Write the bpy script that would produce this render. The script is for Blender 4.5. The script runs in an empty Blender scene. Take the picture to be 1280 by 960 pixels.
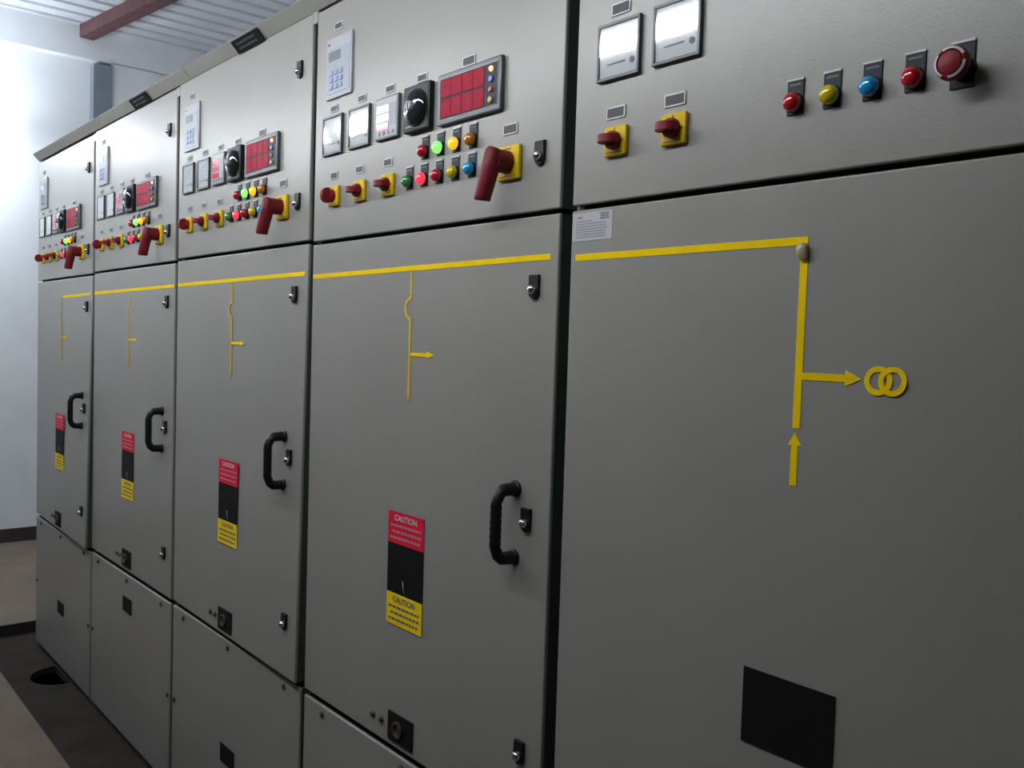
import bpy, bmesh, math, random
from mathutils import Vector, Matrix
random.seed(7)
COL = bpy.context.scene.collection
W = 0.96

# ------------------------------------------------------------------ materials
def new_mat(name):
    m = bpy.data.materials.new(name); m.use_nodes = True
    nt = m.node_tree
    return m, nt, nt.nodes['Principled BSDF']

def mat(name, col, rough=0.5, metal=0.0, coat=0.0, emit=None, estr=0.0, spec=0.5, var=0.0, vscale=30.0, bump=0.0, bscale=200.0):
    m, nt, b = new_mat(name)
    b.inputs['Base Color'].default_value = (*col, 1)
    b.inputs['Roughness'].default_value = rough
    b.inputs['Metallic'].default_value = metal
    b.inputs['Coat Weight'].default_value = coat
    b.inputs['Coat Roughness'].default_value = 0.04
    b.inputs['Specular IOR Level'].default_value = spec
    if emit:
        b.inputs['Emission Color'].default_value = (*emit, 1)
        b.inputs['Emission Strength'].default_value = estr
    tc = None
    if var or bump:
        tc = nt.nodes.new('ShaderNodeTexCoord')
    if var:
        n = nt.nodes.new('ShaderNodeTexNoise'); n.inputs['Scale'].default_value = vscale; n.inputs['Detail'].default_value = 6
        nt.links.new(tc.outputs['Object'], n.inputs['Vector'])
        r = nt.nodes.new('ShaderNodeValToRGB')
        r.color_ramp.elements[0].position = 0.3; r.color_ramp.elements[1].position = 0.7
        r.color_ramp.elements[0].color = (*[c * (1 - var) for c in col], 1)
        r.color_ramp.elements[1].color = (*[min(1, c * (1 + var)) for c in col], 1)
        nt.links.new(n.outputs['Fac'], r.inputs['Fac']); nt.links.new(r.outputs['Color'], b.inputs['Base Color'])
    if bump:
        n2 = nt.nodes.new('ShaderNodeTexNoise'); n2.inputs['Scale'].default_value = bscale; n2.inputs['Detail'].default_value = 3
        nt.links.new(tc.outputs['Object'], n2.inputs['Vector'])
        bp = nt.nodes.new('ShaderNodeBump'); bp.inputs['Strength'].default_value = bump; bp.inputs['Distance'].default_value = 0.002
        nt.links.new(n2.outputs['Fac'], bp.inputs['Height']); nt.links.new(bp.outputs['Normal'], b.inputs['Normal'])
    return m

M = {}
M['paint'] = mat('cabinet_paint', (0.285, 0.280, 0.258), 0.33, var=0.05, vscale=2.2, bump=0.12, bscale=260)
M['strip'] = mat('trim_strip_paint', (0.25, 0.25, 0.225), 0.5, var=0.06, vscale=5)
M['gap_shade'] = mat('door_gap_shade', (0.055, 0.078, 0.066), 0.7, spec=0.2, var=0.1, vscale=8)  # shade of the gaps between doors, put into the edge colour
M['frame'] = mat('frame_paint', (0.12, 0.15, 0.13), 0.5, var=0.08, vscale=6)
M['black'] = mat('black_plastic', (0.007, 0.008, 0.009), 0.45, spec=0.3, bump=0.1, bscale=400)
M['matblack'] = mat('matt_black', (0.006, 0.006, 0.007), 0.85, spec=0.2, var=0.2, vscale=20)
M['slate'] = mat('slate_bezel', (0.06, 0.075, 0.085), 0.35, var=0.1, vscale=40)
M['dial'] = mat('white_dial', (0.55, 0.57, 0.60), 0.5, var=0.03, vscale=60)
M['mark'] = mat('grey_marking', (0.12, 0.12, 0.14), 0.6, var=0.1)
M['greyface'] = mat('grey_meter_face', (0.2550, 0.2700, 0.3000), 0.35, var=0.05)
M['purple'] = mat('mauve_strip', (0.1600, 0.1520, 0.2160), 0.35, var=0.05)
M['redwin'] = mat('red_display', (0.2400, 0.0096, 0.0240), 0.12, emit=(1.0, 0.03, 0.08), estr=0.25, var=0.25, vscale=160)
M['redtile'] = mat('red_alarm_window', (0.34, 0.008, 0.036), 0.55, spec=0.12, var=0.18, vscale=90)
M['yellow'] = mat('yellow_plate', (0.70, 0.47, 0.004), 0.5, spec=0.25, var=0.05, vscale=40)
M['tape'] = mat('yellow_tape', (0.95, 0.66, 0.0), 0.7, spec=0.12, var=0.05, vscale=25)
M['tape_faded'] = mat('faded_yellow_tape', (0.66, 0.47, 0.06), 0.7, spec=0.12, var=0.08, vscale=40)
M['scale'] = mat('fine_scale', (0.33, 0.34, 0.36), 0.6)
M['stick_y'] = mat('yellow_sticker', (0.92, 0.68, 0.008), 0.7, spec=0.15, var=0.05, vscale=30)
M['stick_r'] = mat('red_sticker', (0.72, 0.014, 0.05), 0.7, spec=0.15, var=0.06, vscale=30)
M['stick_b'] = mat('black_sticker', (0.005, 0.005, 0.006), 0.6, spec=0.2, var=0.1, vscale=30)
M['white'] = mat('white_print', (0.5850, 0.5850, 0.6000), 0.5, var=0.03)
M['pink'] = mat('pink_print', (0.4900, 0.2310, 0.2660), 0.6, var=0.05)
M['knob'] = mat('red_knob', (0.21, 0.008, 0.014), 0.5, spec=0.3, var=0.08, vscale=40)
M['handle_red'] = mat('maroon_handle', (0.15, 0.006, 0.010), 0.5, spec=0.3, var=0.08, vscale=40)
M['labelgrey'] = mat('engraved_label', (0.055, 0.06, 0.068), 0.5, spec=0.3, var=0.2, vscale=300)
M['legend'] = mat('legend_navy', (0.012, 0.018, 0.026), 0.5, spec=0.25, var=0.1, vscale=80)
M['chrome'] = mat('chrome', (0.75, 0.77, 0.8), 0.16, metal=1.0, var=0.05)
M['steel'] = mat('bolt_steel', (0.07, 0.07, 0.065), 0.5, metal=0.6, var=0.1)
M['l_red'] = mat('red_lens', (0.40, 0.007, 0.016), 0.15, coat=0.6, var=0.05)
M['l_redlit'] = mat('lit_red_lens', (0.6, 0.02, 0.04), 0.15, coat=0.6, emit=(1.0, 0.035, 0.07), estr=1.1)
M['l_grnlit'] = mat('lit_green_lens', (0.1, 0.6, 0.08), 0.15, coat=0.6, emit=(0.20, 1.0, 0.14), estr=1.35)
M['l_ambl'] = mat('lit_amber_lens', (0.7, 0.3, 0.01), 0.15, coat=0.6, emit=(1.0, 0.42, 0.012), estr=1.15)
M['l_amb'] = mat('amber_lens', (0.42, 0.17, 0.006), 0.15, coat=0.6, var=0.05)
M['l_grn'] = mat('green_lens', (0.04, 0.22, 0.06), 0.15, coat=0.6, var=0.05)
M['l_yel'] = mat('yellow_lens', (0.58, 0.48, 0.002), 0.15, coat=0.6, var=0.05)
M['l_blu'] = mat('blue_lens', (0.010, 0.28, 0.62), 0.15, coat=0.6, var=0.05)
M['relay'] = mat('relay_face', (0.3600, 0.3816, 0.4176), 0.4, var=0.04, vscale=50)
M['relay2'] = mat('relay_panel', (0.2880, 0.3168, 0.3744), 0.4, var=0.05, vscale=60)
M['lcd'] = mat('lcd', (0.17, 0.20, 0.20), 0.25, var=0.1, vscale=200)
M['keyblue'] = mat('blue_keys', (0.2100, 0.2850, 0.4950), 0.4, var=0.1, vscale=80)
M['darkglass'] = mat('dark_dome', (0.010, 0.012, 0.018), 0.08, coat=0.8, var=0.1)
M['greyknob'] = mat('grey_knob', (0.2640, 0.2720, 0.2880), 0.35, var=0.05)
M['brass'] = mat('socket_ring', (0.10, 0.08, 0.05), 0.5, metal=0.5, var=0.1)
M['btn_b'] = mat('blue_button', (0.10, 0.15, 0.5), 0.35, var=0.05)
M['btn_r'] = mat('red_button', (0.45, 0.07, 0.08), 0.35, var=0.05)
M['btn_y'] = mat('yellow_button', (0.42, 0.36, 0.12), 0.35, var=0.05)
M['led'] = mat('red_led', (0.9, 0.2, 0.1), 0.3, emit=(1.0, 0.28, 0.14), estr=3.0)
M['paper'] = mat('paper_sticker', (0.4650, 0.4650, 0.4950), 0.6, var=0.03, vscale=40)
M['ink'] = mat('grey_ink', (0.2400, 0.2480, 0.2800), 0.6, var=0.1, vscale=100)
M['inkred'] = mat('red_ink', (0.4400, 0.2000, 0.2160), 0.6, var=0.1, vscale=100)
M['inkgreen'] = mat('green_ink', (0.12, 0.17, 0.19), 0.6, var=0.1, vscale=100)
M['curl'] = mat('tape_curl', (0.4400, 0.3680, 0.2400), 0.3, var=0.15, vscale=90)
M['lamp'] = mat('tube_glow', (1, 1, 1), 0.5, emit=(0.93, 0.96, 1.0), estr=46.0)
M['lamp2'] = mat('wall_tube_glow', (1, 1, 1), 0.5, emit=(0.82, 0.91, 1.0), estr=125.0)
M['lamp3'] = mat('corner_tube_glow', (1, 1, 1), 0.5, emit=(0.88, 0.94, 1.0), estr=68.0)
M['rear_fill'] = mat('rear_fill_glow', (1, 1, 1), 0.5, emit=(0.93, 0.96, 1.0), estr=30.0)  # glow of the added fill light behind the cabinets
M['batten'] = mat('batten_white', (0.75, 0.76, 0.77), 0.5, var=0.03)
M['wall'] = mat('painted_wall', (0.76, 0.78, 0.80), 0.7, var=0.05, vscale=3.0, bump=0.25, bscale=60)
M['post'] = mat('blue_grey_post', (0.19, 0.22, 0.26), 0.6, var=0.1, vscale=10)
M['dullwall'] = mat('dull_wall', (0.07, 0.07, 0.068), 0.8, var=0.06, vscale=3)
M['skirt'] = mat('dark_skirting', (0.035, 0.028, 0.024), 0.6, var=0.25, vscale=12)
M['slab'] = mat('cement_slab', (0.125, 0.096, 0.068), 0.85, var=0.15, vscale=5, bump=0.3, bscale=90)
M['riser'] = mat('slab_edge', (0.012, 0.010, 0.009), 0.8, var=0.2, vscale=10)
M['trench'] = mat('trench_floor', (0.024, 0.018, 0.014), 0.9, spec=0.2, var=0.35, vscale=7, bump=0.4, bscale=70)
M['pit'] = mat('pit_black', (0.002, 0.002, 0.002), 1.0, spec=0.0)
M['roof'] = mat('roof_sheet', (0.56, 0.58, 0.62), 0.45, var=0.08, vscale=4)
M['purlin'] = mat('red_oxide_steel', (0.105, 0.050, 0.055), 0.7, spec=0.2, var=0.25, vscale=12)

def glass_mat():
    m = bpy.data.materials.new('meter_glass'); m.use_nodes = True
    nt = m.node_tree; nt.nodes.clear()
    o = nt.nodes.new('ShaderNodeOutputMaterial'); mx = nt.nodes.new('ShaderNodeMixShader')
    t = nt.nodes.new('ShaderNodeBsdfTransparent'); g = nt.nodes.new('ShaderNodeBsdfGlossy'); lw = nt.nodes.new('ShaderNodeLayerWeight'); pw = nt.nodes.new('ShaderNodeMath'); pw.operation = 'POWER'; fr = nt.nodes.new('ShaderNodeMath'); fr.operation = 'MULTIPLY_ADD'
    g.inputs['Roughness'].default_value = 0.07; lw.inputs[0].default_value = 0.5; pw.inputs[1].default_value = 5.0; fr.inputs[1].default_value = 0.95; fr.inputs[2].default_value = 0.045; nt.links.new(lw.outputs['Facing'], pw.inputs[0]); nt.links.new(pw.outputs[0], fr.inputs[0])
    t.inputs['Color'].default_value = (0.97, 0.98, 0.98, 1)
    nt.links.new(fr.outputs[0], mx.inputs[0]); nt.links.new(t.outputs[0], mx.inputs[1]); nt.links.new(g.outputs[0], mx.inputs[2])
    nt.links.new(mx.outputs[0], o.inputs[0])
    return m
M['glass'] = glass_mat()

# ------------------------------------------------------------------ mesh builder
class MB:
    def __init__(s):
        s.bm = bmesh.new(); s.mats = []
    def mi(s, m):
        if m not in s.mats: s.mats.append(m)
        return s.mats.index(m)
    def _tag(s, faces, m, smooth=False):
        i = s.mi(m)
        for f in faces: f.material_index = i; f.smooth = smooth
    def box(s, x0, x1, y0, y1, z0, z1, m, bev=0.0, seg=2):
        v = [s.bm.verts.new((x, y, z)) for x in (x0, x1) for y in (y0, y1) for z in (z0, z1)]
        q = [(0, 1, 3, 2), (4, 6, 7, 5), (0, 4, 5, 1), (2, 3, 7, 6), (0, 2, 6, 4), (1, 5, 7, 3)]
        fs = [s.bm.faces.new([v[i] for i in f]) for f in q]
        s._tag(fs, m)
        if bev:
            es = list({e for f in fs for e in f.edges})
            r = bmesh.ops.bevel(s.bm, geom=es, offset=bev, segments=seg, affect='EDGES', profile=0.5)
            s._tag(r['faces'], m, True)
            for f in {f for v in r['verts'] for f in v.link_faces} | {f for f in fs if f.is_valid}:   # keep the broad faces flat
                f.normal_update(); f.smooth = max(abs(q) for q in f.normal) < 0.999
        return s
    def prism(s, pts, y0, y1, m, bev=0.0):
        """outline in the x-z plane, extruded from y0 (front) to y1 (back)"""
        a = sum(pts[i][0] * pts[(i + 1) % len(pts)][1] - pts[(i + 1) % len(pts)][0] * pts[i][1] for i in range(len(pts)))
        if a < 0: pts = pts[::-1]
        A = [s.bm.verts.new((x, y0, z)) for x, z in pts]; B = [s.bm.verts.new((x, y1, z)) for x, z in pts]
        n = len(pts); front = s.bm.faces.new(A); fs = [front, s.bm.faces.new(B[::-1])]
        for i in range(n):
            j = (i + 1) % n
            fs.append(s.bm.faces.new([A[j], A[i], B[i], B[j]]))
        s._tag(fs, m)
        if bev:
            r = bmesh.ops.bevel(s.bm, geom=list(front.edges), offset=bev, segments=2, affect='EDGES', profile=0.5)
            s._tag(r['faces'], m, True)
        return s
    def prism_yz(s, pts, x0, x1, m):
        A = [s.bm.verts.new((x0, y, z)) for y, z in pts]; B = [s.bm.verts.new((x1, y, z)) for y, z in pts]
        n = len(pts); fs = [s.bm.faces.new(A), s.bm.faces.new(B[::-1])]
        for i in range(n):
            j = (i + 1) % n
            fs.append(s.bm.faces.new([A[j], A[i], B[i], B[j]]))
        s._tag(fs, m)
        return s
    def lathe(s, cx, cz, prof, m, seg=24, sx=1.0, sz=1.0):
        """profile of (radius, y) from back to front, about an axis along y; closed at radius 0"""
        rings = []
        for r, y in prof:
            if r < 1e-6: rings.append([s.bm.verts.new((cx, y, cz))])
            else: rings.append([s.bm.verts.new((cx + sx * r * math.cos(2 * math.pi * k / seg), y, cz + sz * r * math.sin(2 * math.pi * k / seg))) for k in range(seg)])
        fs = []
        for a, b in zip(rings[:-1], rings[1:]):
            for k in range(seg):
                j = (k + 1) % seg
                if len(a) == 1 and len(b) == 1: continue
                if len(a) == 1: fs.append(s.bm.faces.new([a[0], b[k], b[j]]))
                elif len(b) == 1: fs.append(s.bm.faces.new([a[k], a[j], b[0]]))
                else: fs.append(s.bm.faces.new([a[k], a[j], b[j], b[k]]))
        s._tag(fs, m, True)
        return s
    def sweep(s, path, rad, m, seg=14, flat=1.0, cap=True):
        """round section of radius rad (or list) along a 3-D path"""
        n = len(path); P = [Vector(p) for p in path]
        rr = rad if isinstance(rad, (list, tuple)) else [rad] * n
        rings = []; ref = None
        for i in range(n):
            t = (P[min(i + 1, n - 1)] - P[max(i - 1, 0)]).normalized()
            if ref is None:
                ref = Vector((1, 0, 0)) if abs(t.x) < 0.9 else Vector((0, 0, 1))
            a = (ref - t * ref.dot(t)).normalized(); b = t.cross(a); ref = a
            rings.append([s.bm.verts.new(P[i] + rr[i] * (a * math.cos(2 * math.pi * k / seg) + b * flat * math.sin(2 * math.pi * k / seg))) for k in range(seg)])
        fs = []
        for A, B in zip(rings[:-1], rings[1:]):
            for k in range(seg):
                j = (k + 1) % seg
                fs.append(s.bm.faces.new([A[k], A[j], B[j], B[k]]))
        s._tag(fs, m, True)
        if cap: s._tag([s.bm.faces.new(rings[0][::-1]), s.bm.faces.new(rings[-1])], m)
        return s
    def text(s, txt, cx, cz, size, y, m, width=None):
        cu = bpy.data.curves.new('t', 'FONT'); cu.body = txt; cu.size = size; cu.align_x = 'CENTER'; cu.align_y = 'CENTER'; cu.offset = size * 0.015
        cu.extrude = 0.0002
        ob = bpy.data.objects.new('t', cu); COL.objects.link(ob)
        dg = bpy.context.evaluated_depsgraph_get()
        me = bpy.data.meshes.new_from_object(ob.evaluated_get(dg))
        bpy.data.objects.remove(ob); bpy.data.curves.remove(cu)
        xs = [v.co.x for v in me.vertices]; sc = 1.0
        if width and xs: sc = width / (max(xs) - min(xs))
        vs = [s.bm.verts.new((cx + v.co.x * sc, y - v.co.z, cz + v.co.y)) for v in me.vertices]
        fs = []
        for p in me.polygons:
            try: fs.append(s.bm.faces.new([vs[i] for i in p.vertices]))
            except ValueError: pass
        s._tag(fs, m); bpy.data.meshes.remove(me)
        return s
    def warp(s, fn):
        for v in s.bm.verts: v.co = fn(v.co)
        return s
    def build(s, name, parent=None, label=None, loc=None, recalc=True):
        if recalc: bmesh.ops.recalc_face_normals(s.bm, faces=s.bm.faces)
        me = bpy.data.meshes.new(name); s.bm.to_mesh(me); s.bm.free()
        for m in s.mats: me.materials.append(M[m])
        keep = [p.use_smooth for p in me.polygons]; me.set_sharp_from_angle(angle=math.radians(38)); me.polygons.foreach_set('use_smooth', keep)
        o = bpy.data.objects.new(name, me); COL.objects.link(o)
        if parent: o.parent = parent
        if loc: o.location = loc
        if label: o['label'] = label
        return o

def thing(name, label, cat, loc=(0, 0, 0), group=None):
    o = bpy.data.objects.new(name, None); COL.objects.link(o); o.location = loc
    o.empty_display_size = 0.1; o['label'] = label; o['category'] = cat
    if group: o['group'] = group
    return o

def struct(o):
    o['kind'] = 'structure'; return o

def words(mb, x0, x1, z, h, y, m, seed, gap=0.006):
    """a row of illegible print: short dashes of word length"""
    r = random.Random(seed); x = x0
    while x < x1 - 0.004:
        w = min(r.uniform(0.008, 0.022) * h / 0.006, x1 - x)
        mb.box(x, x + w, y, y + 0.0004, z - h / 2, z + h / 2, m); x += w + gap * h / 0.006 * 0.6

# ------------------------------------------------------------------ instruments (panel coordinates: x right, y into the cabinet, z up)
def label_plate(p, cx, cz, w=0.043, h=0.021, seed=0):
    mb = MB(); mb.box(cx - w / 2, cx + w / 2, -0.0022, 0, cz - h / 2, cz + h / 2, 'white', 0.0006, 1)
    mb.box(cx - w / 2 + 0.003, cx + w / 2 - 0.003, -0.0026, -0.0022, cz - h / 2 + 0.003, cz + h / 2 - 0.003, 'labelgrey')
    return mb.build('label_plate', p)

def analog_meter(p, cx, cz, s=0.096):
    h = s / 2; b = 0.0055; mb = MB()
    mb.box(cx - h, cx + h, -0.0035, 0, cz - h, cz + h, 'slate', 0.001, 1)
    for a in ((cx - h, cx + h, cz + h - b, cz + h), (cx - h, cx + h, cz - h, cz - h + b), (cx - h, cx - h + b, cz - h + b, cz + h - b), (cx + h - b, cx + h, cz - h + b, cz + h - b)):
        mb.box(a[0], a[1], -0.0078, -0.0034, a[2], a[3], 'slate', 0.0008, 1)
    o = mb.build('analog_meter', p)
    d = MB(); d.box(cx - h + b, cx + h - b, -0.0045, -0.0034, cz - h + b, cz + h - b, 'dial')
    # scale arc with ticks, lower slot and zero screw
    R = s * 0.60; c0 = (cx + s * 0.30, cz - s * 0.28)
    for i in range(25):
        a = math.radians(92 + 86 * i / 24); L = 0.006 if i % 6 == 0 else 0.0025
        x, z = c0[0] + R * math.cos(a), c0[1] + R * math.sin(a)
        if x > cx - h + b + 0.003 and z < cz + h - b - 0.003:
            x2, z2 = c0[0] + (R - L) * math.cos(a), c0[1] + (R - L) * math.sin(a)
            nx, nz = -math.sin(a) * 0.0004, math.cos(a) * 0.0004
            d.prism([(x + nx, z + nz), (x - nx, z - nz), (x2 - nx, z2 - nz), (x2 + nx, z2 + nz)], -0.0048, -0.0044, 'scale')
    d.prism([(cx - s * 0.26, cz - s * 0.215), (cx + s * 0.16, cz - s * 0.20), (cx + s * 0.16, cz - s * 0.235), (cx - s * 0.26, cz - s * 0.235)], -0.0050, -0.0044, 'mark')
    d.lathe(cx + s * 0.32, cz - s * 0.235, [(0.0055, -0.0044), (0.0055, -0.0056), (0.0035, -0.0061), (0, -0.0061)], 'mark', 14)
    d.build('dial_plate', o)
    g = MB(); g.box(cx - h + b, cx + h - b, -0.0072, -0.0066, cz - h + b, cz + h - b, 'glass'); g.build('glass_cover', o)
    return o

def digital_meter(p, cx, cz, s=0.096):
    h = s / 2; mb = MB()
    mb.box(cx - h, cx + h, -0.009, 0, cz - h, cz + h, 'slate', 0.002, 2)
    mb.box(cx - h + 0.005, cx + h - 0.005, -0.0098, -0.009, cz - h + 0.005, cz + h - 0.005, 'greyface')
    mb.box(cx + h * 0.30, cx + h - 0.008, -0.0102, -0.0098, cz - h * 0.42, cz + h * 0.62, 'purple')
    for i in range(4):
        mb.lathe(cx - h * 0.6 + i * h * 0.4, cz - h * 0.72, [(0.0045, -0.0098), (0.0045, -0.0115), (0, -0.0118)], 'purple', 12)
    o = mb.build('digital_meter', p)
    for i in range(3):
        z = cz + h * 0.42 - i * h * 0.42
        d = MB(); d.box(cx - h * 0.82, cx + h * 0.22, -0.0106, -0.0098, z - h * 0.17, z + h * 0.17, 'redwin')
        d.build('display', o)
    return o

def dial_relay(p, cx, cz, s=0.100):
    h = s / 2; mb = MB()
    mb.box(cx - h, cx + h, -0.014, 0, cz - h, cz + h, 'black', 0.003, 2)
    mb.box(cx - h + 0.006, cx + h - 0.006, -0.0148, -0.014, cz - h + 0.006, cz + h - 0.006, 'black')
    o = mb.build('dial_relay', p)
    d = MB(); R = h * 0.80
    d.lathe(cx, cz, [(R, -0.0148), (R, -0.018), (R * 0.93, -0.023), (R * 0.7, -0.027), (R * 0.4, -0.0285), (0, -0.029)], 'darkglass', 36)
    d.build('dome', o)
    k = MB(); k.lathe(cx, cz, [(0.012, -0.026), (0.011, -0.034), (0.009, -0.036), (0, -0.036)], 'greyknob', 20)
    k.box(cx - 0.002, cx + 0.002, -0.038, -0.030, cz - 0.010, cz + 0.010, 'greyknob', 0.0006, 1)
    k.build('knob', o)
    q = MB()
    for i in range(3):
        q.box(cx - h * 0.72 + i * 0.011, cx - h * 0.72 + i * 0.011 + 0.006, -0.0153, -0.0148, cz - h * 0.80, cz - h * 0.74, 'white')
    q.build('marking', o)
    return o

def annunciator(p, cx, cz, w=0.205, hh=0.106, lit=True):
    x0, x1, z0, z1 = cx - w / 2, cx + w / 2, cz - hh / 2, cz + hh / 2
    mb = MB(); mb.box(x0, x1, -0.0105, 0, z0, z1, 'slate', 0.0035, 2)
    mb.box(x0 + 0.011, x1 - 0.009, -0.0113, -0.0105, z0 + 0.010, z1 - 0.010, 'greyface')
    mb.box(x0 + 0.0125, x1 - 0.0105, -0.0117, -0.0113, z0 + 0.0115, z1 - 0.0115, 'legend')
    o = mb.build('alarm_annunciator', p)
    ax0, ax1 = x0 + 0.016, x1 - 0.050; az0, az1 = z0 + 0.014, z1 - 0.014
    mid = (az0 + az1) / 2; cw = (ax1 - ax0) / 4
    for r in range(2):
        for c in range(4):
            a = MB(); zz0, zz1 = (mid + 0.002, az1) if r == 0 else (az0, mid - 0.002)
            a.box(ax0 + c * cw + 0.0005, ax0 + (c + 1) * cw - 0.0005, -0.0128, -0.0117, zz0, zz1, 'redtile', 0.0006, 1)
            a.build('alarm_window', o)
    bx = x1 - 0.029
    for i, mm in enumerate(('led', 'btn_b', 'btn_r', 'btn_y')):
        r = 0.0055 if i in (0, 2) else 0.0068
        b = MB(); z = cz + 0.030 - i * 0.020
        b.lathe(bx, z, [(r, -0.0117), (r, -0.0140), (r * 0.8, -0.0155), (0, -0.0160)], mm, 16)
        b.build('status_led' if i == 0 else 'push_button', o)
    return o

def protection_relay(p, x0, x1, z0, z1):
    mb = MB(); mb.box(x0, x1, -0.0065, 0, z0, z1, 'relay', 0.003, 2)
    w, h = x1 - x0, z1 - z0
    mb.box(x0 + 0.008, x1 - 0.008, -0.0073, -0.0065, z0 + 0.012, z1 - 0.030, 'relay2')
    o = mb.build('protection_relay', p)
    l = MB(); l.box(x0 + 0.016, x0 + 0.072, -0.0080, -0.0073, z1 - 0.058, z1 - 0.036, 'lcd'); l.build('screen', o)
    k = MB()
    for i in range(3):
        for j in range(3):
            k.box(x0 + 0.022 + i * 0.024, x0 + 0.038 + i * 0.024, -0.0092, -0.0073, z0 + 0.022 + j * 0.017, z0 + 0.034 + j * 0.017, 'keyblue', 0.001, 1)
    k.build('keypad', o)
    g = MB(); g.box(x0 + 0.010, x0 + 0.020, -0.0071, -0.0065, z1 - 0.018, z1 - 0.013, 'stick_r'); g.build('maker_mark', o)
    return o

def rotary_switch(p, cx, cz, vertical=False, s=0.050):
    h = s / 2; mb = MB(); mb.box(cx - h, cx + h, -0.009, 0, cz - h, cz + h, 'yellow', 0.0035, 2)
    mb.box(cx - h * 0.75, cx + h * 0.75, -0.0095, -0.009, cz - h * 0.82, cz - h * 0.76, 'mark')
    mb.box(cx - 0.001, cx + 0.001, -0.0095, -0.009, cz + h * 0.62, cz + h * 0.85, 'mark')
    mb.box(cx + h * 0.62, cx + h * 0.85, -0.0095, -0.009, cz - 0.001, cz + 0.001, 'mark')
    o = mb.build('rotary_switch', p)
    k = MB(); r = 0.0155
    k.lathe(cx, cz, [(r, -0.009), (r, -0.017), (r * 0.9, -0.020), (0, -0.021)], 'knob', 28)
    n = 10                                   # grip rib with a rounded front, turned upright or level
    out = [(0.018 * math.cos(math.pi * i / n), -0.026 - 0.014 * math.sin(math.pi * i / n)) for i in range(n + 1)]
    out = [(0.0185, -0.018)] + out + [(-0.0185, -0.018)]
    A = [k.bm.verts.new((cx - 0.0062, y, cz + u) if vertical else (cx + u, y, cz - 0.0062)) for u, y in out]
    B = [k.bm.verts.new((cx + 0.0062, y, cz + u) if vertical else (cx + u, y, cz + 0.0062)) for u, y in out]
    fs = [k.bm.faces.new(A), k.bm.faces.new(B[::-1])] + [k.bm.faces.new([A[i], B[i], B[(i + 1) % len(A)], A[(i + 1) % len(A)]]) for i in range(len(A))]
    k._tag(fs, 'knob')
    k.build('knob', o)
    return o

def handle_switch(p, cx, cz, s=0.066):
    h = s / 2; mb = MB(); mb.box(cx - h, cx + h, -0.010, 0, cz - h, cz + h, 'yellow', 0.004, 2)
    mb.box(cx - h * 0.75, cx + h * 0.75, -0.0105, -0.010, cz - h * 0.85, cz - h * 0.79, 'mark')
    mb.box(cx - h * 0.4, cx + h * 0.3, -0.0105, -0.010, cz + h * 0.72, cz + h * 0.80, 'mark')
    o = mb.build('changeover_switch', p)
    k = MB(); r = 0.0215
    # hub standing out from the plate, rounded elbow, straight grip hanging down
    path = [(cx, -0.010, cz), (cx, -0.030, cz), (cx, -0.046, cz - 0.001)]
    k.sweep(path, [r, r, r * 0.96], 'handle_red', 22)
    k.sweep([(cx + 0.003, -0.044, cz + 0.021), (cx + 0.002, -0.045, cz + 0.016), (cx - 0.005, -0.048, cz - 0.020), (cx - 0.016, -0.054, cz - 0.066), (cx - 0.0175, -0.0545, cz - 0.074), (cx - 0.0178, -0.0545, cz - 0.076)],
            [0.0125, 0.0165, 0.0175, 0.0165, 0.0162, 0.0145], 'handle_red', 20)
    k.build('pistol_handle', o)
    return o

def lamp(p, cx, cz, lens, ltop=None, lw=0.026):
    """indicator with its legend plate behind and above the lens"""
    ltop = ltop or cz + 0.034
    mb = MB(); mb.box(cx - lw / 2, cx + lw / 2, -0.0022, 0, cz - 0.016, ltop, 'legend', 0.0006, 1)
    mb.box(cx - lw / 2, cx + lw / 2, -0.0032, -0.0022, ltop - 0.0028, ltop, 'white')
    mb.box(cx - lw / 2 + 0.004, cx + lw / 2 - 0.004, -0.0027, -0.0022, ltop - 0.010, ltop - 0.007, 'mark')
    lg = mb.build('legend_plate', p)
    b = MB(); r = 0.0138
    b.lathe(cx, cz, [(r, -0.0022), (r, -0.006), (r * 0.93, -0.0075), (r * 0.85, -0.0075)], 'black', 24)
    o = b.build('indicator_lamp', p)
    l = MB(); R = 0.0128
    l.lathe(cx, cz, [(R, -0.006), (R, -0.012), (R * 0.92, -0.0155), (R * 0.72, -0.0185), (R * 0.4, -0.0203), (0, -0.021)], lens, 24)
    l.build('lens', o)
    return o

def door_lock(p, cx, cz, y=0.0, w=0.026, ht=0.045):
    """black escutcheon, rounded at its lower end, with a bright key barrel"""
    mb = MB(); pts = [(cx - w / 2, cz + ht / 2), (cx + w / 2, cz + ht / 2)]
    zc = cz - ht / 2 + w / 2
    pts += [(cx + w / 2 * math.cos(a), zc + w / 2 * math.sin(a)) for a in [math.radians(-d) for d in range(0, 181, 20)]]
    mb.prism(pts, y - 0.007, y, 'black', 0.0015)
    o = mb.build('door_lock', p)
    b = MB(); r = 0.0085
    b.lathe(cx, zc + 0.004, [(r, y - 0.006), (r, y - 0.0125), (r * 0.9, y - 0.0145), (r * 0.7, y - 0.0162), (r * 0.4, y - 0.0174), (0, y - 0.0178)], 'chrome', 20)
    b.box(cx - 0.0010, cx + 0.0010, y - 0.0182, y - 0.0150, zc - 0.0005, zc + 0.0055, 'mark')
    b.build('key_barrel', o)
    return o

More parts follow.
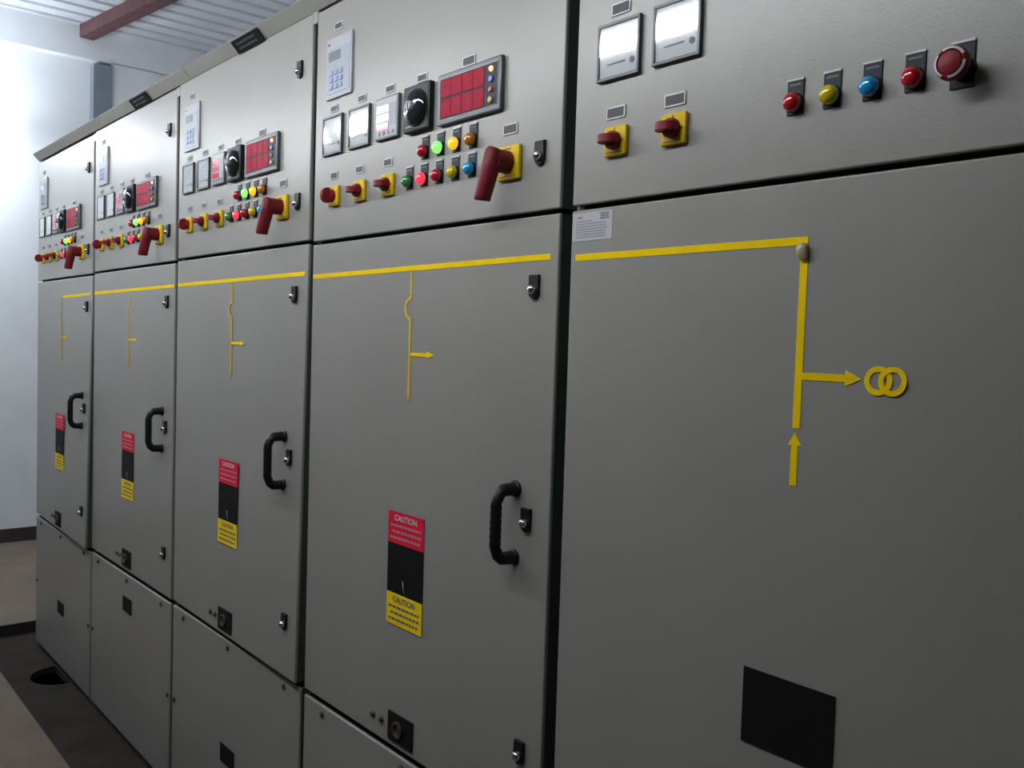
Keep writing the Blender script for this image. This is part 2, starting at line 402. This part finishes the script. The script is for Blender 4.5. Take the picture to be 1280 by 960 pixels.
def pull_handle(p, cx, z0, z1, y=0.0):
    mb = MB(); f = 0.048
    path = [(cx, y, z1), (cx, y - 0.014, z1), (cx, y - f * 0.66, z1 - 0.001), (cx, y - f * 0.85, z1 - 0.008), (cx, y - f, z1 - 0.024)]
    n = 12
    for i in range(1, n): path.append((cx, y - f, z1 - 0.024 + (z0 - z1 + 0.048) * i / n))
    path += [(cx, y - f, z0 + 0.024), (cx, y - f * 0.85, z0 + 0.008), (cx, y - f * 0.66, z0 + 0.001), (cx, y - 0.014, z0), (cx, y, z0)]
    mb.sweep(path, [0.0135, 0.013, 0.0125, 0.0115, 0.0105] + [0.0105 + (0.0012 if i % 2 else 0) for i in range(1, n)] + [0.0105, 0.0115, 0.0125, 0.013, 0.0135], 'black', 16)
    for z in (z0, z1): mb.lathe(cx, z, [(0.016, y), (0.016, y - 0.004), (0.013, y - 0.007)], 'black', 20)
    return mb.build('pull_handle', p)

def caution_sticker(p, x0, x1, z1, y=0.0):
    zr, zb, z0 = z1 - 0.072, z1 - 0.186, z1 - 0.258; cx = (x0 + x1) / 2
    mb = MB(); mb.box(x0, x1, y - 0.0008, y, zb, zr, 'stick_b')
    o = mb.build('caution_sticker', p)
    for nm, a, b, mm, ink in (('red_notice', zr, z1, 'stick_r', 'pink'), ('yellow_notice', z0, zb, 'stick_y', 'mark')):
        q = MB(); q.box(x0, x1, y - 0.0012, y, a, b, mm)
        q.build(nm, o)
        t = MB(); t.text('CAUTION', cx, b - 0.014, 0.0185, y - 0.0015, 'white' if ink == 'pink' else 'mark', width=0.088)
        for i in range(3):
            words(t, x0 + 0.010 + 0.008 * (i % 2), x1 - 0.010, b - 0.031 - i * 0.014, 0.0052, y - 0.0016, ink, 11 + i)
        t.build('lettering', o)
    # faint printed bolt sign on the black field
    s = MB(); s.prism([(cx - 0.008, zb + 0.034), (cx - 0.004, zb + 0.030), (cx - 0.004, zb + 0.016), (cx + 0.001, zb + 0.006), (cx - 0.006, zb + 0.018)], y - 0.0013, y - 0.0008, 'white')
    s.build('bolt_mark', o)
    return o

def key_socket(p, x0, x1, z0, z1, y=0.0):
    mb = MB(); mb.box(x0, x1, y - 0.004, y, z0, z1, 'matblack', 0.001, 1)
    o = mb.build('socket_plate', p); cx, cz = (x0 + x1) / 2 - 0.006, (z0 + z1) / 2
    r = MB(); R = 0.019
    r.lathe(cx, cz, [(R, y - 0.004), (R, y - 0.009), (R * 0.75, y - 0.010), (R * 0.7, y - 0.005), (0, y - 0.005)], 'brass', 24)
    r.build('socket_ring', o)
    return o

def bolt(p, cx, cz, name='cover_bolt', r=0.008, y=0.0):
    mb = MB(); mb.lathe(cx, cz, [(r, y), (r, y - 0.003), (r * 0.7, y - 0.0055), (0, y - 0.006)], 'steel', 12)
    mb.build(name, p)

def tape(p, pts, name='mimic_line', y=0.0, m='tape'):
    mb = MB()
    for i, q in enumerate(pts): mb.prism(q, y - 0.0008 - 0.00004 * i, y, m)
    return mb.build(name, p)
def hbar(x0, x1, z, t, z2=None):
    z2 = z if z2 is None else z2
    return [(x0, z - t / 2), (x1, z2 - t / 2), (x1, z2 + t / 2), (x0, z + t / 2)]
def vbar(x0, z0, x1, z1, t): return [(x0 - t / 2, z0), (x0 + t / 2, z0), (x1 + t / 2, z1), (x1 - t / 2, z1)]
def arc_pts(cx, cz, R, t, a0, a1, n=14):
    A = [math.radians(a0 + (a1 - a0) * i / n) for i in range(n + 1)]
    out = []
    for a, b in zip(A[:-1], A[1:]):
        out.append([(cx + (R + t / 2) * math.cos(a), cz + (R + t / 2) * math.sin(a)), (cx + (R + t / 2) * math.cos(b), cz + (R + t / 2) * math.sin(b)),
                    (cx + (R - t / 2) * math.cos(b), cz + (R - t / 2) * math.sin(b)), (cx + (R - t / 2) * math.cos(a), cz + (R - t / 2) * math.sin(a))])
    return out

# ------------------------------------------------------------------ the cabinets
PANELS = {
    1: dict(dz=-0.006, gap=0.025, twist=0.022, csq=0.300, label='farthest grey switchgear cabinet at the end of the row, nearest the brightly lit white wall'),
    2: dict(dz=0.000, gap=0.026, twist=0.000, csq=0.542, label='grey switchgear cabinet, second from the lit wall, with red caution sticker and door handle'),
    3: dict(dz=0.005, gap=0.025, twist=0.016, csq=0.300, label='middle grey switchgear cabinet of the five, under the larger black nameplate'),
    4: dict(dz=-0.001, gap=0.032, twist=0.002, csq=0.300, label='grey cabinet with a large red pistol handle, just left of the emergency stop cabinet'),
    5: dict(dz=-0.001, gap=0.030, twist=0.000, csq=0.300, label='nearest grey cabinet at right with two white meters and a red emergency stop'),
}
Z_TOP, Z_RIM, Z_UP, Z_LOW_T, Z_LOW_B, Z_COV = 2.430, 2.400, 1.8475, 1.8385, 0.674, 0.658

def build_panel(k):
    c = PANELS[k]; x0 = W * (k - 1); g = c['gap']; tw = c['twist']
    p = thing('switchgear_cabinet', c['label'], 'electrical cabinet', (x0, 0, c['dz']), 'row of grey switchgear cabinets')
    fl = -c['dz'] - 0.008
    b = MB(); b.box(0.001, W - 0.001, 0.052, 1.15, fl, Z_TOP, 'frame')
    b.box(W - g + 0.0005, W - 0.0005, 0.0, 0.053, Z_RIM, Z_TOP, 'paint')
    b.box(0.001, 0.012, 0.02, 0.053, fl, Z_RIM, 'frame'); b.box(W - 0.008, W - 0.001, 0.02, 0.053, fl, Z_RIM, 'frame')
    b.box(0.0, W, 0.012, 0.053, fl, fl + 0.022, 'frame')
    b.build('cabinet_body', p)
    def ty(x, z): return -tw * max(0, x / W) * max(0, (Z_LOW_T - z) / (Z_LOW_T - Z_LOW_B))
    def leaf(z0, z1, bev):                               # painted sheet; the slab behind is coloured dark to stand for gap shade
        d = MB(); d.box(0.0, W - g, 0.0, 0.010, z0, z1, 'paint', bev, 3); d.box(0.0012, W - g - 0.0012, 0.0095, 0.047, z0 + 0.0012, z1 - 0.0012, 'gap_shade')
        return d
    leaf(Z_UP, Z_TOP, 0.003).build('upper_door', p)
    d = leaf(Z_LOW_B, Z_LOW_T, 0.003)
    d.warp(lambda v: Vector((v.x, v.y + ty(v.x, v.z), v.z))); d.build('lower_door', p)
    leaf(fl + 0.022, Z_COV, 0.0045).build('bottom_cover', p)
    # bottom cover furniture
    for bx in (0.10, 0.467, 0.845): bolt(p, bx, 0.636)
    for bx in (0.026, W - g - 0.012): bolt(p, bx, 0.333)
    q = MB(); q.box(0.425, 0.527, -0.003, 0, c['csq'] - 0.029, c['csq'] + 0.029, 'matblack', 0.001, 1); q.build('cover_plate', p)
    yk = ty
    if k < 5:
        # upper door instruments
        protection_relay(p, 0.060, 0.185, 2.194, 2.345); label_plate(p, 0.111, 2.371, 0.040, 0.018)
        for lx, lz in ((0.097, 2.171), (0.229, 2.172), (0.353, 2.171), (0.480, 2.170)): label_plate(p, lx, lz, 0.038, 0.018)
        label_plate(p, 0.646, 2.170)
        analog_meter(p, 0.097, 2.105); analog_meter(p, 0.225, 2.105)
        digital_meter(p, 0.352, 2.105); dial_relay(p, 0.478, 2.104); annunciator(p, 0.656, 2.104, 0.212)
        for lx in (0.103, 0.226, 0.351): label_plate(p, lx, 2.005, 0.036, 0.019)
        label_plate(p, 0.783, 2.0115)
        rotary_switch(p, 0.110, 1.953, True); rotary_switch(p, 0.234, 1.953); rotary_switch(p, 0.358, 1.953)
        for x, l in zip((0.500, 0.556, 0.612, 0.668), ('l_red', 'l_grnlit', 'l_ambl', 'l_amb')): lamp(p, x, 2.008, l)
        for x, l in zip((0.442, 0.498, 0.554, 0.610, 0.666), ('l_grn', 'l_redlit', 'l_red', 'l_yel', 'l_blu')): lamp(p, x, 1.950, l)
        handle_switch(p, 0.787, 1.946)
        door_lock(p, 0.873, 2.298); door_lock(p, 0.873, 1.953)
        # lower door
        door_lock(p, 0.869, 1.707, yk(0.869, 1.70)); door_lock(p, 0.867, 1.269, yk(0.867, 1.27)); door_lock(p, 0.869, 0.824, yk(0.869, 0.824))
        pull_handle(p, 0.832, 1.192, 1.324, yk(0.832, 1.26))
        caution_sticker(p, 0.392, 0.533, 1.213, yk(0.46, 1.08) - 0.0008)
        key_socket(p, 0.412, 0.511, 0.688, 0.755, yk(0.46, 0.72))
        for bx in (0.345, 0.381): bolt(p, bx, 0.7205, 'door_stud', 0.0075, yk(bx, 0.72))
        y = yk(0.46, 1.6) * 0.6 - 0.0002
        xs = 0.458 if k == 1 else 0.004
        tape(p, [hbar(xs, W - g - 0.006 if k < 4 else 0.908, 1.7575, 0.011, 1.7615)], 'busbar_line')
        sh = 0.458; t = 0.0075
        seg = [vbar(sh, 1.752, sh, 1.694, t)] + arc_pts(sh + 0.002, 1.671, 0.023, t, 90, 270) + [vbar(sh, 1.648, sh, 1.470, t)]
        seg += [[(sh - 0.0075, 1.492), (sh + 0.0075, 1.492), (sh, 1.464)]]
        tape(p, seg, 'feeder_line', y, 'tape_faded')
        seg = [hbar(sh + 0.003, sh + 0.072, 1.570, 0.008), [(sh + 0.066, 1.578), (sh + 0.066, 1.562), (sh + 0.094, 1.570)]]
        tape(p, seg, 'feeder_branch', y - 0.0001)
    else:
        label_plate(p, 0.103, 2.1675); label_plate(p, 0.228, 2.1675)
        analog_meter(p, 0.104, 2.098); analog_meter(p, 0.228, 2.100)
        label_plate(p, 0.0995, 1.995); label_plate(p, 0.2265, 1.993)
        rotary_switch(p, 0.105, 1.946); rotary_switch(p, 0.230, 1.946)
        for x, l in zip((0.443, 0.499, 0.556, 0.6125), ('l_red', 'l_yel', 'l_blu', 'l_red')): lamp(p, x, 1.948, l, 1.982)
        # emergency stop
        b = MB(); b.box(0.656, 0.685, -0.0022, 0, 1.925, 1.982, 'legend', 0.0006, 1); b.box(0.656, 0.685, -0.0032, -0.0022, 1.979, 1.982, 'white')
        b.build('legend_plate', p)
        ex, ez = 0.6725, 1.947
        b = MB(); b.lathe(ex, ez, [(0.0145, 0), (0.0145, -0.010), (0.011, -0.012), (0.011, -0.026), (0.014, -0.028)], 'black', 24)
        o = b.build('emergency_stop', p)
        b = MB(); b.lathe(ex, ez, [(0.012, -0.026), (0.0195, -0.028), (0.0205, -0.033), (0.0195, -0.038), (0.0165, -0.0405), (0.0145, -0.0395), (0.0135, -0.0415), (0.007, -0.044), (0, -0.0445)], 'knob', 32)
        b.build('mushroom_button', o)
        b = MB()
        for a0 in (25, 145, 265):
            A = [math.radians(a0 + 95 * i / 12) for i in range(13)]
            ro, ri = 0.0185, 0.0155
            vo = [b.bm.verts.new((ex + ro * math.cos(a), -0.0402, ez + ro * math.sin(a))) for a in A]
            vi = [b.bm.verts.new((ex + ri * math.cos(a), -0.0418, ez + ri * math.sin(a))) for a in A]
            b._tag([b.bm.faces.new([vo[i], vo[i + 1], vi[i + 1], vi[i]]) for i in range(12)], 'white')
        b.build('arrow_ring', o)
        # single-line diagram in yellow tape
        tape(p, [hbar(0.013, 0.472, 1.7555, 0.0115)], 'busbar_line')
        sh = 0.4665
        seg = [vbar(sh + 0.001, 1.750, sh, 1.494, 0.0115), hbar(sh + 0.005, 0.541, 1.5675, 0.010), [(0.537, 1.5785), (0.537, 1.5565), (0.560, 1.5675)]]
        tape(p, seg, 'incomer_line', -0.0001)
        tape(p, [vbar(sh - 0.001, 1.470, sh - 0.0015, 1.413, 0.0105), [(sh - 0.0115, 1.470), (sh + 0.0095, 1.470), (sh - 0.001, 1.488)]], 'supply_arrow')
        seg = arc_pts(0.5835, 1.5665, 0.0155, 0.0072, 0, 360, 32)
        tape(p, seg, 'transformer_ring'); tape(p, arc_pts(0.603, 1.5665, 0.0155, 0.0072, 0, 360, 32), 'transformer_ring', -0.0006)
        cu = MB(); cu.sweep([(0.4665, -0.001, 1.7500), (0.4665, -0.006, 1.7485), (0.467, -0.0085, 1.744), (0.4675, -0.0075, 1.738), (0.468, -0.004, 1.732), (0.468, -0.001, 1.7305)], [0.006, 0.0072, 0.0078, 0.0082, 0.0078, 0.006], 'curl', 14, 0.55)
        cu.build('peeled_tape_curl', p, 'beige curled end of peeled tape')
        s = MB(); s.box(0.003, 0.099, -0.0006, 0, 1.784, 1.833, 'paper')
        o = s.build('rating_sticker', p)
        s = MB()
        s.box(0.015, 0.027, -0.0010, -0.0006, 1.823, 1.827, 'inkred')
        for i in range(7):
            words(s, 0.012, 0.050 if i == 0 else 0.088, 1.818 - i * 0.0046, 0.0018, -0.0010, 'ink', 60 + i)
        for i in range(3): s.box(0.070 + 0.002 * (i % 2), 0.091, -0.0010, -0.0006, 1.8195 + i * 0.004, 1.822 + i * 0.004, 'inkgreen')
        s.build('print', o)
        v = MB(); v.box(0.3985, 0.545, -0.002, 0, 1.025, 1.136, 'matblack')
        v.build('black_plate', p)
    return p

for k in range(1, 6): build_panel(k)

def top_strip(k, label):
    """sloping trim strip along the cabinets' top front edge; its joints do not fall on the door gaps"""
    x0 = W * (k - 1) + (0.001 if k == 1 else 0.095); x1 = W * k + (0.091 if k < 5 else -0.001)
    p = thing('top_trim_strip', label, 'trim strip', (W * (k - 1), 0, Z_TOP + 0.0052), 'trim strips along the cabinet tops')
    h = MB(); h.prism_yz([(0.0, 0), (-0.028, 0.030), (-0.026, 0.034), (0.03, 0.034), (0.03, 0.0)], x0 - W * (k - 1), x1 - W * (k - 1), 'strip'); h.build('folded_sheet', p)
    if k in (2, 3):
        n = MB(); cx = 0.570 if k == 3 else 0.604
        n.box(cx - 0.088, cx + 0.088, -0.004, 0.0, 0, 0.040, 'matblack', 0.001, 1)
        for i in range(2): words(n, cx - 0.060, cx + 0.056, 0.013 + 0.014 * i, 0.007, -0.0046, 'labelgrey', 40 + i + k)
        ang = math.atan2(0.028, 0.030); ca, sa = math.cos(ang), math.sin(ang)
        n.warp(lambda v: Vector((v.x, v.y * ca - v.z * sa - 0.0006, -0.004 + v.y * sa + v.z * ca)))
        n.build('nameplate', p, 'black nameplate with two rows of faint print')
for k, l in ((1, 'grey sloping trim strip on top of the farthest cabinet, its end lost in the bright glow'),
             (2, 'grey sloping top trim strip carrying the smaller, farther black nameplate'),
             (3, 'grey sloping top trim strip carrying the larger, nearer black nameplate'),
             (4, 'plain grey top trim strip above the cabinet second from the right'),
             (5, 'plain grey top trim strip above the nearest cabinet with the emergency stop')):
    top_strip(k, l)

# ------------------------------------------------------------------ the room
XE, XR, YF, YB, ZC, ZS = -2.27, 6.6, -2.6, 2.4, 3.83, 0.049
def sbox(name, x0, x1, y0, y1, z0, z1, m): return struct(MB().box(x0, x1, y0, y1, z0, z1, m).build(name))
# end wall: thin-set lower field, with the band above and the field beyond the post standing 8 cm proud
w = MB(); w.box(XE - 0.12, XE, YF - 0.1, YB + 0.1, -0.4, ZC + 0.1, 'wall')
w.box(XE - 0.01, XE + 0.08, YF, YB, 3.60, ZC + 0.05, 'wall'); w.box(XE - 0.01, XE + 0.08, 0.98, YB, ZS, 3.605, 'wall')
struct(w.build('wall_left'))
sbox('wall_front', XE - 0.1, XR + 0.1, YF - 0.12, YF, -0.4, ZC + 0.1, 'dullwall')
sbox('wall_back', XE - 0.1, XR + 0.1, YB, YB + 0.12, -0.4, ZC + 0.1, 'wall')
sbox('wall_right', XR, XR + 0.12, YF - 0.1, YB + 0.1, -0.4, ZC + 0.1, 'dullwall')
sbox('trim_1', XE, XE + 0.095, 0.85, 0.98, ZS, 3.575, 'post')
sbox('baseboard_left', XE, XE + 0.016, YF, 0.85, ZS, ZS + 0.098, 'skirt')
# aisle slab and end slab, with their dark edges
s = MB(); s.box(XE, XR, YF, -0.253, -0.40, ZS, 'slab'); s.box(XE, -0.222, -0.253, YB, -0.40, ZS, 'slab')
struct(s.build('floor'))
s = MB(); s.box(-0.222, -0.218, -0.2545, YB, -0.39, ZS - 0.001, 'riser'); s.box(-0.222, XR, -0.253, -0.249, -0.39, ZS - 0.001, 'riser')
struct(s.build('trim_2'))
# trench floor in front of the cabinets with a half-round opening at the cabinet foot
zt = -0.008; hx, hr = 0.515, 0.135
pts = [(-0.22, -0.252), (XR, -0.252), (XR, 0.0)] + [(hx + hr * math.cos(math.radians(a)), -0.135 * math.sin(math.radians(a))) for a in range(0, 181, 12)] + [(-0.22, 0.0)]
t = MB(); top = [t.bm.verts.new((x, y, zt)) for x, y in pts]; bot = [t.bm.verts.new((x, y, zt - 0.03)) for x, y in pts]
fs = [t.bm.faces.new(top), t.bm.faces.new(bot[::-1])]
for i in range(len(pts)):
    j = (i + 1) % len(pts); fs.append(t.bm.faces.new([top[j], top[i], bot[i], bot[j]]))
t._tag(fs, 'trench'); t.box(-0.22, XR, 0.0, YB, zt - 0.03, zt, 'trench')
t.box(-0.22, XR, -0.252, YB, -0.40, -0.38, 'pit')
struct(t.build('trench_floor'))
# corrugated roof sheet, ribs running across the room
r = MB(); per = 0.175; x = XE; prof = []
while x < XR + 0.1:
    prof += [(x, ZC), (x + 0.118, ZC), (x + 0.130, ZC + 0.040), (x + 0.163, ZC + 0.040)]; x += per
A = [r.bm.verts.new((a, YF, b)) for a, b in prof]; B = [r.bm.verts.new((a, YB, b)) for a, b in prof]
A2 = [r.bm.verts.new((a, YF, b + 0.004)) for a, b in prof]; B2 = [r.bm.verts.new((a, YB, b + 0.004)) for a, b in prof]
r._tag([r.bm.faces.new([A[i], A[i + 1], B[i + 1], B[i]]) for i in range(len(prof) - 1)] + [r.bm.faces.new([A2[i], B2[i], B2[i + 1], A2[i + 1]]) for i in range(len(prof) - 1)], 'roof')
struct(r.build('ceiling', recalc=False))
# red-oxide purlin under the sheets
u = MB(); u.prism_yz([(-0.05, 0.0), (0.05, 0.0), (0.05, 0.010), (-0.038, 0.010), (-0.038, 0.080), (0.05, 0.080), (0.05, 0.09), (-0.05, 0.09)], 0.0, 8.6, 'purlin')
o = struct(u.build('roof_purlin')); o.location = (XE + 0.09, 0.80, ZC - 0.092); o.rotation_euler = (0, 0, math.radians(7.5))

# ------------------------------------------------------------------ lamps of the room
def batten(x0, x1, y, z, label, mm, along='x', hang=True, group=None):
    L = x1 - x0
    p = thing('batten_light', label, 'light fitting', (x0, y, z), group)
    b = MB(); b.box(0, L, -0.022, 0.022, 0.030, 0.07, 'batten', 0.004, 2)
    for q in (0.0, L - 0.03): b.box(q, q + 0.03, -0.02, 0.02, -0.022, 0.031, 'batten', 0.003, 2)
    if hang:
        for q in (0.15, L - 0.15): b.sweep([(q, 0, 0.055), (q, 0, ZC - z + 0.002)], 0.005, 'steel', 8)
    b.build('housing', p)
    d = MB(); d.sweep([(0.028, 0, 0), (L - 0.028, 0, 0)], 0.026, mm, 20); d.build('tube', p)
    return p
batten(0.15, 1.25, -0.95, 2.54, 'long white batten light over the aisle, nearest the end wall of three in line', 'lamp', group='aisle batten lights')
batten(1.33, 2.68, -0.95, 2.54, 'long white batten light over the aisle, middle one of three in line', 'lamp', group='aisle batten lights')
batten(2.76, 4.40, -0.95, 2.54, 'long white batten light over the aisle, the one nearest the viewer', 'lamp', group='aisle batten lights')
wl = batten(0.0, 1.2, 0, 0, 'tube light fixed to the white end wall beside the far cabinet', 'lamp2', hang=False)
for q in (0.2, 1.0):
    struct_b = MB(); struct_b.box(q - 0.012, q + 0.012, -0.012, 0.012, -0.262, 0.034, 'batten'); struct_b.build('wall_bracket', wl)
wl.location = (XE + 0.26, -1.02, 3.0)
wl.rotation_euler = Matrix(((0, 0, 1), (1, 0, 0), (0, 1, 0))).to_euler()

batten(-1.85, -0.65, -0.65, 2.85, 'long white batten light hanging in the corner between the far cabinet and the end wall', 'lamp3')
batten(-0.2, 1.0, 1.65, 2.95, 'added fill light, unseen behind the row of cabinets, brightening roof and far wall', 'rear_fill')  # made-up fill, hidden from the camera, lifts the roof and far wall

wd = bpy.data.worlds.new('world'); wd.use_nodes = True
wd.node_tree.nodes['Background'].inputs[0].default_value = (0.5, 0.55, 0.6, 1); wd.node_tree.nodes['Background'].inputs[1].default_value = 0.02
bpy.context.scene.world = wd

# ------------------------------------------------------------------ camera
a, b, c = -0.864813, -0.0447846, 0.0307186
fwd = Vector((math.sin(a) * math.cos(b), math.cos(a) * math.cos(b), math.sin(b)))
rt = Vector((math.cos(a), -math.sin(a), 0)); up = rt.cross(fwd)
r2 = rt * math.cos(c) + up * math.sin(c); u2 = -rt * math.sin(c) + up * math.cos(c)
cam = bpy.data.cameras.new('camera'); co = bpy.data.objects.new('camera', cam); COL.objects.link(co)
cam.sensor_width = 36.0; cam.lens = 1125.74 / 1280 * 36.0; cam.clip_start = 0.02
co.matrix_world = Matrix(((r2.x, u2.x, -fwd.x, 5.00512), (r2.y, u2.y, -fwd.y, -1.121486), (r2.z, u2.z, -fwd.z, 1.599354), (0, 0, 0, 1)))
sc = bpy.context.scene; sc.camera = co
sc.view_settings.view_transform = 'Standard'; sc.view_settings.look = 'None'
sc.view_settings.exposure = 0.0; sc.view_settings.gamma = 1.0; sc.view_settings.use_curve_mapping = False
